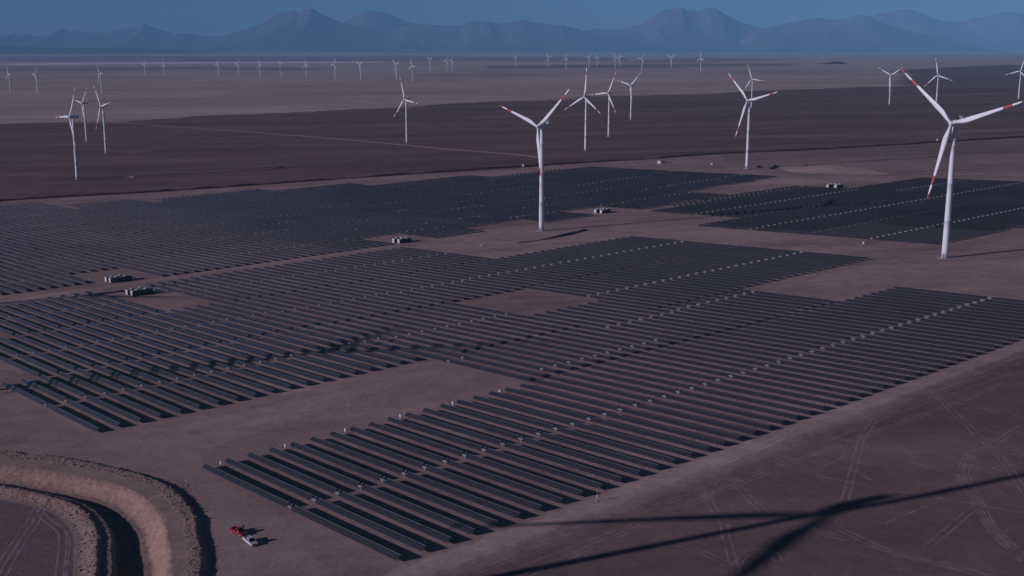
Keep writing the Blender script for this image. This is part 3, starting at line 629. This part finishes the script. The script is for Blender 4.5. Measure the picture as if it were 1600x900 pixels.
for t in range(-4, 15): ROWS.append((t, -221, -117.5, -169.5, 1))
for t in (15, 16): ROWS += [(t, -156.5, -53.5, -105, 1), (t, -220, -158.5, -168, 2)]
for t in range(17, 27): ROWS += [(t, -112, -54, -63.3, 1), (t, -216.5, -114, -164.5, 2)]
for t in range(27, 34): ROWS.append((t, -152, -53.5, -100.2, 1))
for t in range(34, 43): ROWS += [(t, -113, -53.5, -102.5, 1), (t, -218.5, -115, -166.5, 2)]
for t in range(43, 61): ROWS.append((t, -218.5, -117.5, -167, 2))
for t in range(-2, 17): ROWS.append((t, -326, -223, -274.5, 3))
for t in range(17, 27): ROWS.append((t, -321.5, -218.5, -270, 3))
for t in range(27, 34): ROWS.append((t, -318.5, -217.5, -267, 3))
for t in range(34, 61): ROWS.append((t, -321.5, -220.5, -269, 3))
for t in list(range(1, 12)): ROWS.append((t, -431.5, -328, -382, 4))
for t in list(range(16, 27)): ROWS.append((t, -430, -323.5, -376, 4))
for t in range(27, 34): ROWS.append((t, -428, -320.5, -373, 4))
for t in range(34, 43): ROWS.append((t, -428, -323.5, -372, 4))
MAIN = list(ROWS)
FAR = []
def fill(t, sl, sr, col):
    s1 = sr
    while s1 - 12 > sl:
        s0 = max(s1 - 103, sl)
        FAR.append((t, s0, s1, (s0 + s1) / 2 if s1 - s0 > 90 else s1 - 10 if s1 - s0 > 30 else (s0 + s1) / 2, col)); s1 = s0 - 2
for t in range(-20, 125):
    sl = -1097 if t < 37 else -985 if t == 37 else -1030 if t < 48 else -965 if t < 50 else -1000 if t < 68 else -960 if t < 82 else -906 if t < 102 else -860
    sr = -471 if t < 14 else -521.5 if t < 19 else -455 + (t - 19) * .08 if t < 44 else -506 if t < 49 else -452 if t < 56 else -486 if t < 65 else -451 if t < 73 else -502 if t < 80 else -449 if t < 86 else -455 if t < 99 else -522 if t < 105 else -531 if t < 118 else -540
    fill(t, sl, sr, 5)
for t in range(71, 132):
    sl = -326 if t < 79 else -434 if t < 85 else -445 if t < 92 else -453 if t < 113 else -387 if t < 132 else -330
    fill(t, sl, -115 if t < 85 else -9, 6)
def inframe(s, t):
    x_, y_ = xy(s, t); z_ = -130.0
    fw = y_ * _c - z_ * _s; u = 800 + F_PX * x_ / fw; v = 450 - F_PX * (y_ * _s + z_ * _c) / fw
    return -260 < u < 1860 and v < 1010
def vis(r): return inframe(r[1], r[0]) or inframe(r[2], r[0]) or inframe(r[3], r[0])
ALL = [r for r in MAIN + FAR if vis(r)]
ALL.sort(key=lambda r: float(np.hypot(*xy(r[3], r[0]))))
NEAR, REST = ALL[:296], ALL[296:]
ORD = ['', 'first', 'second', 'third', 'fourth', 'fifth', 'sixth', 'seventh', 'eighth', 'ninth', 'tenth', 'eleventh', 'twelfth', 'thirteenth', 'fourteenth', 'fifteenth', 'sixteenth', 'seventeenth', 'eighteenth', 'nineteenth']
TENS = {2: 'twent', 3: 'thirt', 4: 'fort', 5: 'fift', 6: 'sixt', 7: 'sevent', 8: 'eight', 9: 'ninet'}
def ordinal(n):
    if n < 20: return ORD[n]
    return TENS[n // 10] + ('ieth' if n % 10 == 0 else 'y ' + ORD[n % 10])
CN = {0: 'column beside the perimeter track', 1: 'second column from the right', 2: 'third column from the right',
      3: 'long middle left column', 4: 'column bordering the service road', 5: 'field beyond the service road', 6: 'field behind the huge turbine'}
ZAX = Vector((0, 0, 1)); cnt = {}; first = None
for (t, s0, s1, mo, ci) in sorted(NEAR, key=lambda r: (r[4], r[0], r[3])):
    cnt[ci] = cnt.get(ci, 0) + 1
    P0, P1, Pm = xy(s0, t), xy(s1, t), xy(mo, t); h0, h1 = gz(*P0), gz(*P1)
    q = (mo - s0) / (s1 - s0); zm = h0 + (h1 - h0) * q
    jit = random.uniform(-.05, .05)
    Xa = Vector((P1[0] - P0[0], P1[1] - P0[1], h1 - h0)).normalized(); Ya = ZAX.cross(Xa).normalized(); Za = Xa.cross(Ya)
    mw = Matrix(((Xa.x, Ya.x, Za.x, Pm[0]), (Xa.y, Ya.y, Za.y, Pm[1]), (Xa.z, Ya.z, Za.z, zm + jit), (0, 0, 0, 1))) @ Matrix.Rotation(R(random.uniform(-2.2, 2.2)), 4, 'X')
    root = empty('solar_tracker', mw=mw)
    length = 'long' if s1 - s0 > 80 else 'short'
    tag(root, '%s solar tracker, %s from the front in the %s' % (length, ordinal(cnt[ci]), CN[ci]), 'solar tracker', 'rows of tilting solar trackers')
    na, nb_ = max(int((mo - 1.3 - s0) / MOD), 1), max(int((s1 - mo - 1.3) / MOD), 1)
    o = obj('panel_table', me_table(na), root); o.location = (-1.3 - na * MOD, 0, 0)
    o = obj('panel_table', me_table(nb_), root); o.location = (1.3, 0, 0)
    obj('torque_tube', me_tube(na, nb_), root); obj('support_posts', me_posts(na, nb_), root)['kind'] = 'stuff'
    obj('drive_unit', ME_MOTOR, root)
fb = MB(); rj = random.Random(5)
for (t, s0, s1, mo, ci) in REST:
    P0, P1, Pm = xy(s0, t), xy(s1, t), xy(mo, t); zs_ = land([P0[0], P1[0], Pm[0]], [P0[1], P1[1], Pm[1]])
    jj = R(rj.uniform(-3, 3)); cy_, sy_ = math.cos(TILT + jj) * PW / 2, math.sin(TILT + jj) * PW / 2
    Y2 = Vector((-ROW[1], ROW[0], 0)); 
    def pt(P, z_, a, up): v = Vector((P[0], P[1], z_ + AX + .12)) + Y2 * (a * cy_) + Vector((0, 0, a * sy_ + up)); return v
    for A, B, za, zb in ((P0, Pm - ROW * 1.3, zs_[0], zs_[2]), (Pm + ROW * 1.3, P1, zs_[2], zs_[1])):
        if np.hypot(*(B - A)) < 2 or (B - A) @ ROW < 0: continue
        vs = [pt(A, za, -1, 0), pt(B, zb, -1, 0), pt(B, zb, 1, 0), pt(A, za, 1, 0), pt(A, za, -1, -.05), pt(B, zb, -1, -.05), pt(B, zb, 1, -.05), pt(A, za, 1, -.05)]
        fb.add(vs, [(0, 1, 2, 3), (4, 7, 6, 5), (0, 4, 5, 1), (2, 6, 7, 3), (1, 5, 6, 2), (3, 7, 4, 0)], [0, 0, 1, 1, 1, 1])
        n = int(np.hypot(*(B - A)) / 14)
        for k in range(n):
            q = (k + .5) / n; C = A + (B - A) * q; fb.box((C[0], C[1], za + (zb - za) * q + .35), (.12, .12, 1.3), mi=1)
    if ci == 5 and (mo < -760 or rj.random() < .42): continue
    base = Vector((Pm[0], Pm[1], zs_[2])); rot = Matrix.Rotation(math.atan2(ROW[1], ROW[0]), 3, 'Z')
    fb.box(base + Vector((0, 0, .4)), (.18, .18, 1.5), rot, 2); fb.box(base + Vector((0, 0, AX)), (1.2, .3, .3), rot, 2); fb.box(base + Vector((0, 0, AX + .55)) + Y2 * .5, (.3, .25, .3), rot, 2)
far = fb.build('far_solar_trackers', [M['panel_far'], M['frame'], M['motor']])
tag(far, 'hundreds of dark solar tracker rows covering the far fields beyond the service road', 'solar trackers', kind='stuff')

# ---------------------------------------------------------------- inverter stations
YA = math.atan2(ACR[1], ACR[0])
def container(s, t, L, W, H, label, group, flip=False, cat='container'):
    x_, y_ = xy(s, t); x_ += ACR[0] * L / 2; y_ += ACR[1] * L / 2
    root = empty('inverter_container', (x_, y_, gz(x_, y_)), YA); tag(root, label, cat, group)
    b = MB(); b.box((0, 0, H / 2 + .35), (L, W, H)); b.build('body', M['cabin_shade_grey'], root, bevel=.04)
    for a in (-1, 1): MB().box((a * (L / 2 + .012), 0, H / 2 + .35), (.03, W * .99, H * .98)).build('end_wall', M['cabin'], root)
    b = MB()
    for a in (-1, 1):
        for c in (-1, 0, 1): b.box((c * L * .42, a * W * .36, .0), (.5, .4, .75))
    b.build('footing', M['roofing'], root)
    b = MB(); b.box((0, 0, H + .42), (L + .16, W + .16, .12)); b.build('roof', M['roofing'], root)
    for a in (-1, 1):
        b = MB(); b.box((-L / 2 - .03, a * W * .235, H / 2 + .33), (.06, W * .44, H * .86)); d = b.build('door', M['cabin'], root)
        b = MB(); b.box((-L / 2 - .08, a * .12, H / 2 + .2), (.04, .05, .5)); b.build('handle', M['grey'], d)
    for k in range(5):
        q = -L * .38 + k * L * .19
        b = MB()
        for j in range(4): b.box((q, -W / 2 - .03, H * .45 + j * .28), (L * .12, .05, .18))
        b.build('vent', M['cabin_shade_grey'], root)
    for k in range(2):
        b = MB(); b.box((-L * .22 + k * L * .42, 0, H + .78), (1.3, 1.2, .6)); b.build('roof_fan', M['cabin'], root)
    return root
def transformer(s, t, label, group):
    x_, y_ = xy(s, t); root = empty('transformer', (x_, y_, gz(x_, y_)), YA); tag(root, label, 'transformer', group)
    b = MB(); b.box((0, 0, 1.15), (2.0, 1.5, 1.8)); b.build('tank', M['cabin_shade_grey'], root, bevel=.04)
    for a in (-1, 1):
        b = MB()
        for k in range(7): b.box((-.75 + k * .25, a * .98, 1.15), (.06, .42, 1.3))
        b.build('radiator', M['cabin_shade_grey'], root)
    b = MB()
    for k in (-.5, 0, .5): b.tube((k, 0, 2.05), (k, 0, 2.6), .09, .05, 8)
    b.build('bushings', M['cabin'], root); b = MB(); b.box((0, 0, .12), (2.6, 2.4, .3)); b.build('plinth', M['roofing'], root)
    return root
def cabinet(s, t, d, label, group, sl=0):
    x_, y_ = xy(s, t); root = empty('switch_cabinet', (x_, y_, gz(x_, y_)), YA); tag(root, label, 'cabinet', group)
    b = MB(); b.box((0, 0, d[2] / 2 + .1), d); b.build('body', M['cabin'], root, bevel=.03)
    b = MB(); b.box((0, 0, d[2] + .13), (d[0] + .12, d[1] + .12, .1)); b.build('lid', M['cabin'], root)
    b = MB(); b.box((-d[0] / 2 - .03, 0, d[2] / 2 + .1), (.05, d[1] * .84, d[2] * .84)); b.build('door', M['cabin'], root)
    return root
ST = [('A', -461.2, -467.0, 14.55, 15.0, 'the far left station on the service road'), ('B', -397.0, -403.4, 12.95, 13.0, 'the left station nearest the camera'),
      ('C', -454.5, -460.8, 44.3, 11.5, 'the station left of the centre turbine'), ('D', -459.0, -466.0, 74.4, 11.5, 'the station just right of the centre turbine'), ('E', -408.0, -417.5, 113.6, 12.0, 'the far edge station left of the huge turbine')]
for nm, sa, sb, t, L, txt in ST:
    g_ = 'inverter stations among the panels'
    container(sa, t, L, 2.6, 2.9, 'white container, nearer of the pair at ' + txt, g_)
    container(sb, t - .05, L * .92, 2.6, 2.9, 'white container, rear of the pair at ' + txt, g_)
    transformer((sa + sb) / 2, t + .75, 'grey finned transformer at ' + txt, g_)
    if nm == 'B':
        for k, (ds, dt, d) in enumerate(((-3.2, .62, (1.6, 3.4, 2.6)), (-9.4, 1.35, (1.6, 2.6, 3.0)), (-3.4, 1.35, (1.8, 3.6, 2.9)), (1.2, 2.15, (2.6, 2.4, 2.4)))):
            cabinet(sa + ds, t + dt, d, ('white switch cabinet %s at the left station nearest the camera' % ('between the containers', 'behind the rear container', 'at the middle of the row', 'at the right hand end')[k]), g_)
    else:
        cabinet((sa + sb) / 2 - 3, t + 1.35, (1.6, 2.2, 3.5), 'tall white cabinet at ' + txt, g_)
        cabinet((sa + sb) / 2 + 1, t + L / PITCHM + .25, (1.8, 2.0, 1.8), 'low white cabinet right of ' + txt, g_)
# lone huts and tanks
def hut(px, py, d, rz, label):
    x_, y_, z_ = hit(px, py); root = empty('site_hut', (x_, y_, z_), rz); tag(root, label, 'hut')
    b = MB(); b.box((0, 0, d[2] / 2), d); b.build('wall', M['cabin'], root); b = MB(); b.box((0, 0, d[2] + .12), (d[0] + .3, d[1] + .3, .24)); b.build('roof', M['roofing'], root)
    b = MB(); b.box((-d[0] / 2 - .03, 0, 1.1), (.06, 1.0, 2.1)); b.build('door', M['grey'], root)
hut(1033, 255.3, (9, 6, 3.6), YA, 'white hut on the bare ground behind the far panel field')
hut(1113, 257.2, (3.5, 3.0, 1.9), YA, 'small white cabin on bare ground left of the thick tower')
hut(818, 261, (2.5, 2.4, 4.0), YA, 'narrow white kiosk on the long earth bank left of the centre turbine')
hut(1465, 220, (3, 2.6, 3), YA, 'tiny white kiosk on the plain behind the huge turbine')
def tank(px, py, r_, h_, label):
    x_, y_, z_ = hit(px, py); root = empty('water_tank', (x_, y_, z_)); tag(root, label, 'water tank')
    b = MB(); b.loft([circ(r_, 0, 20), circ(r_, h_ * .8, 20), circ(r_ * .7, h_ * .95, 20), circ(r_ * .2, h_, 20)]); b.build('shell', M['cabin'], root); b = MB(); b.tube((0, 0, h_), (0, 0, h_ + .25), .3); b.build('lid', M['grey'], root)
tank(1349.5, 381, .9, 1.6, 'small round white water tank on the bare ground below the right panel field')
tank(752, 384.5, .5, 1.0, 'small white drum on the bare ground left of the centre turbine foot')
def mast(px, py, h_, label):
    x_, y_, z_ = hit(px, py); root = empty('instrument_mast', (x_, y_, z_), YA); tag(root, label, 'mast')
    b = MB(); b.tube((0, 0, -.2), (0, 0, h_), .07, .045, 8); b.build('pole', M['motor'], root)
    b = MB(); b.box((0, -.12, 1.5), (.42, .25, .55)); b.build('logger_box', M['cabin'], root)
    b = MB(); b.box((0, 0, h_ - .35), (1.0, .06, .06)); b.tube((-.48, 0, h_ - .35), (-.48, 0, h_), .06); b.tube((.48, 0, h_ - .35), (.48, 0, h_ - .05), .08); b.build('sensor_arm', M['motor'], root)
    b = MB(); b.box((0, 0, .05), (.7, .7, .2)); b.build('base', M['roofing'], root)
mast(291.8, 758, 2.8, 'thin white instrument mast between the channel bank and the first tracker row')
mast(545.5, 638.5, 3.4, 'thin white instrument mast on bare ground between the two near panel blocks')
mast(932.8, 783, 3.8, 'thin white instrument mast by the right perimeter track')
def combiner(px, py, label):
    x_, y_, z_ = hit(px, py); root = empty('combiner_box', (x_, y_, z_), YA); tag(root, label, 'electrical box', 'combiner boxes at the row ends')
    b = MB(); b.box((0, 0, 1.15), (.35, .75, .95)); b.build('cabinet', M['cabin'], root, bevel=.02)
    b = MB(); b.box((0, -.25, .35), (.08, .08, .9)); b.box((0, .25, .35), (.08, .08, .9)); b.build('stand', M['steel'], root)
    b = MB(); b.box((0, 0, 1.7), (.55, .95, .06)); b.build('sunshade', M['cabin'], root)
for (px, py), lb in zip(((345.5, 729), (446, 702), (539.8, 677), (625.8, 655), (707.6, 634.5), (781, 616)), ('nearest the parked trucks', 'second along the block edge', 'third along the block edge, left of centre', 'fourth along the block edge', 'fifth along the block edge', 'farthest along the block edge, below the long rows')):
    combiner(px, py, 'small white combiner box, ' + lb)

# ---------------------------------------------------------------- pickups and the person
def prism(b, prof, w0, w1=None, mi=0, zsplit=None):
    """side profile (x, z) swept across the width; points above zsplit lean in"""
    L = []; 
    for sg in (-1, 1): L.append([(x_, sg * ((w1 if (zsplit is not None and z_ > zsplit) else w0) / 2), z_) for x_, z_ in prof])
    n = len(prof); vs = L[0] + L[1]
    b.add(vs, [tuple(range(n)), tuple(range(2 * n - 1, n - 1, -1))] + [(i, n + i, n + (i + 1) % n, (i + 1) % n) for i in range(n)], mi)
def pickup(px, py, rz, paint, label):
    x_, y_, z_ = hit(px, py); root = empty('pickup_truck', (x_, y_, z_), rz); tag(root, label, 'pickup truck', 'pickups parked beside the first panel row')
    P = M[paint]
    b = MB(); prism(b, [(-2.62, .48), (-2.62, .72), (-.62, .72), (-.62, 1.02), (1.1, 1.02), (2.35, .92), (2.6, .74), (2.62, .45), (2.2, .36), (-2.3, .36)], 1.84)
    b.build('body', P, root, bevel=.05)
    b = MB()
    for a in (-1, 1): b.box((-1.62, a * .88, .94), (2.0, .09, .5))
    b.build('bed_wall', P, root, bevel=.02)
    b = MB(); b.box((-2.6, 0, .92), (.08, 1.8, .5)); b.build('tailgate', P, root, bevel=.02)
    b = MB(); prism(b, [(-.62, 1.0), (-.52, 1.70), (-.35, 1.78), (.45, 1.78), (.62, 1.72), (1.28, 1.0)], 1.80, 1.42, zsplit=1.3); cab = b.build('cab', P, root, bevel=.04)
    b = MB()
    def slab(p, q, yo): return [(p[0], yo(p[1]), p[1]), (q[0], yo(q[1]), q[1])]
    def ys(z_): return .90 - (z_ - 1.0) / .78 * .19 + .008
    for a in (-1, 1):
        for x0, x1, x2, x3 in ((-.45, .32, .27, -.40), (.40, 1.02, .55, .35)):
            vs = [(x0, a * ys(1.1), 1.1), (x1, a * ys(1.1), 1.1), (x2, a * ys(1.62), 1.62), (x3, a * ys(1.62), 1.62)]
            vs2 = [(p[0], p[1] - a * .03, p[2]) for p in vs]
            b.add(vs + vs2, [(0, 1, 2, 3) if a < 0 else (3, 2, 1, 0), (4, 7, 6, 5) if a < 0 else (5, 6, 7, 4)] + [(i, 4 + i, 4 + (i + 1) % 4, (i + 1) % 4) for i in range(4)])
    b.build('side_window', M['glass'], root)
    b = MB(); b.add([(1.25, -.76, 1.07), (1.25, .76, 1.07), (.70, .66, 1.68), (.70, -.66, 1.68), (1.20, -.76, 1.05), (1.20, .76, 1.05), (.65, .66, 1.66), (.65, -.66, 1.66)], [(0, 1, 2, 3), (7, 6, 5, 4), (0, 4, 5, 1), (1, 5, 6, 2), (2, 6, 7, 3), (3, 7, 4, 0)]); b.build('windscreen', M['glass'], root)
    b = MB(); b.box((-.60, 0, 1.38), (.06, 1.3, .42)); b.build('rear_window', M['glass'], root)
    for x_ in (-1.62, 1.62):
        for a in (-1, 1):
            wh = MB().tube((x_, a * .72, .37), (x_, a * .96, .37), .37, n=20).build('wheel', M['dark'], root)
            MB().tube((x_, a * .9, .37), (x_, a * .975, .37), .2, n=14).build('rim', M['steel'], wh)
    for a in (-1, 1):
        MB().box((2.57, a * .7, .74), (.1, .34, .16)).build('headlight', M['lamp'], root); MB().box((-2.65, a * .8, .85), (.06, .14, .34)).build('tail_light', M['lamp_red'], root)
        MB().box((.95, a * 1.0, 1.12), (.1, .2, .16)).build('mirror', P, root)
    MB().box((2.66, 0, .46), (.12, 1.7, .2)).build('bumper', M['grey'], root); MB().box((2.6, 0, .66), (.08, .9, .16)).build('grille', M['dark'], root)
    MB().box((-1.62, 0, .735), (1.9, 1.66, .02)).build('bed_floor', M['grey'], root)
a0, a1 = hit(381, 842), hit(397, 852.5)
hd = math.atan2(a1[1] - a0[1], a1[0] - a0[0])
pickup(391.5, 849.5, hd, 'truck_white', 'white double cab pickup parked facing lower right, nearer of the two trucks')
pickup(373.0, 834.5, hd + R(8), 'truck_red', 'dark red pickup parked just behind and left of the white truck')
def person(px, py, rz, label):
    x_, y_, z_ = hit(px, py); root = empty('person', (x_, y_, z_), rz); tag(root, label, 'person')
    vs = [(0, 0, .95), (0, 0, 1.12), (0, .01, 1.33), (0, .02, 1.44), (0, 0, 1.52), (0, -.02, 1.62), (0, -.02, 1.72),
          (.10, 0, .90), (.11, -.02, .50), (.12, .02, .09), (.12, -.13, .04), (-.10, 0, .90), (-.12, .0, .50), (-.13, .04, .09), (-.14, -.11, .04),
          (.19, .01, 1.40), (.25, .03, 1.13), (.24, -.08, .88), (.24, -.11, .79), (-.19, .01, 1.40), (-.25, .03, 1.13), (-.25, -.07, .88), (-.25, -.10, .79)]
    ed = [(0, 1), (1, 2), (2, 3), (3, 4), (4, 5), (5, 6), (0, 7), (7, 8), (8, 9), (9, 10), (0, 11), (11, 12), (12, 13), (13, 14), (3, 15), (15, 16), (16, 17), (17, 18), (3, 19), (19, 20), (20, 21), (21, 22)]
    rad = [.15, .14, .17, .13, .055, .095, .085, .09, .062, .045, .04, .09, .062, .045, .04, .06, .045, .035, .03, .06, .045, .035, .03]
    me = bpy.data.meshes.new('body'); me.from_pydata(vs, ed, []); o = obj('body', me, root)
    sk = o.modifiers.new('skin', 'SKIN'); me.skin_vertices.new() if not me.skin_vertices else None
    for i, r_ in enumerate(rad): me.skin_vertices[0].data[i].radius = (r_, r_)
    me.skin_vertices[0].data[0].use_root = True
    sb = o.modifiers.new('sub', 'SUBSURF'); sb.levels = 1; sb.render_levels = 2; me.materials.append(M['cloth'])
    for a in (-1, 1):
        hv = MB(); hx = .245 * a; hv.box((hx, -.11, .75), (.03, .08, .1))
        for k in range(4): hv.tube((hx, -.145 + k * .023, .70), (hx - a * .01, -.15 + k * .024, .625 + abs(k - 1.5) * .008), .010, .008, 6)
        hv.tube((hx, -.15, .77), (hx - a * .02, -.185, .71), .012, .009, 6); hv.build('hand', M['skin'], root)
    hv = MB(); rg = []
    for k, (z_, r_) in enumerate(((1.53, .045), (1.57, .07), (1.63, .082), (1.69, .085), (1.74, .07), (1.77, .03))): rg.append([(r_ * .9 * math.cos(q * math.pi / 6), -.025 + r_ * math.sin(q * math.pi / 6), z_) for q in range(12)])
    hv.loft(rg); hv.box((0, -.115, 1.64), (.025, .03, .04)); hv.build('head', M['skin'], root, smooth=True)
    hv = MB(); rg = []
    for z_, r_ in ((1.64, .088), (1.70, .095), (1.76, .08), (1.79, .03)): rg.append([(r_ * math.cos(q * math.pi / 6), -.01 + r_ * math.sin(q * math.pi / 6), z_) for q in range(12)])
    hv.loft(rg); hv.build('hair', M['helmet'], root, smooth=True)
person(380.4, 829.0, R(200), 'person in dark clothes standing beside the red pickup')

# ---------------------------------------------------------------- desert air
HZ0, HZ1 = float(Z.min()) - 3.0, 2500.0
hb_ = MB().box((0, 33500, (HZ0 + HZ1) / 2), (126000, 71000, HZ1 - HZ0)).build('haze', [])
hm = bpy.data.materials.new('haze_air'); hm.use_nodes = True; t = hm.node_tree; t.nodes.clear()
pv = t.nodes.new('ShaderNodeVolumePrincipled'); pv.inputs['Density'].default_value = HAZE_DENSITY; pv.inputs['Color'].default_value = HAZE_COLOR; pv.inputs['Anisotropy'].default_value = -0.25
om = t.nodes.new('ShaderNodeOutputMaterial'); t.links.new(pv.outputs[0], om.inputs['Volume'])
hb_.data.materials.append(hm); tag(hb_, 'thin blue desert haze filling the air', kind='stuff')
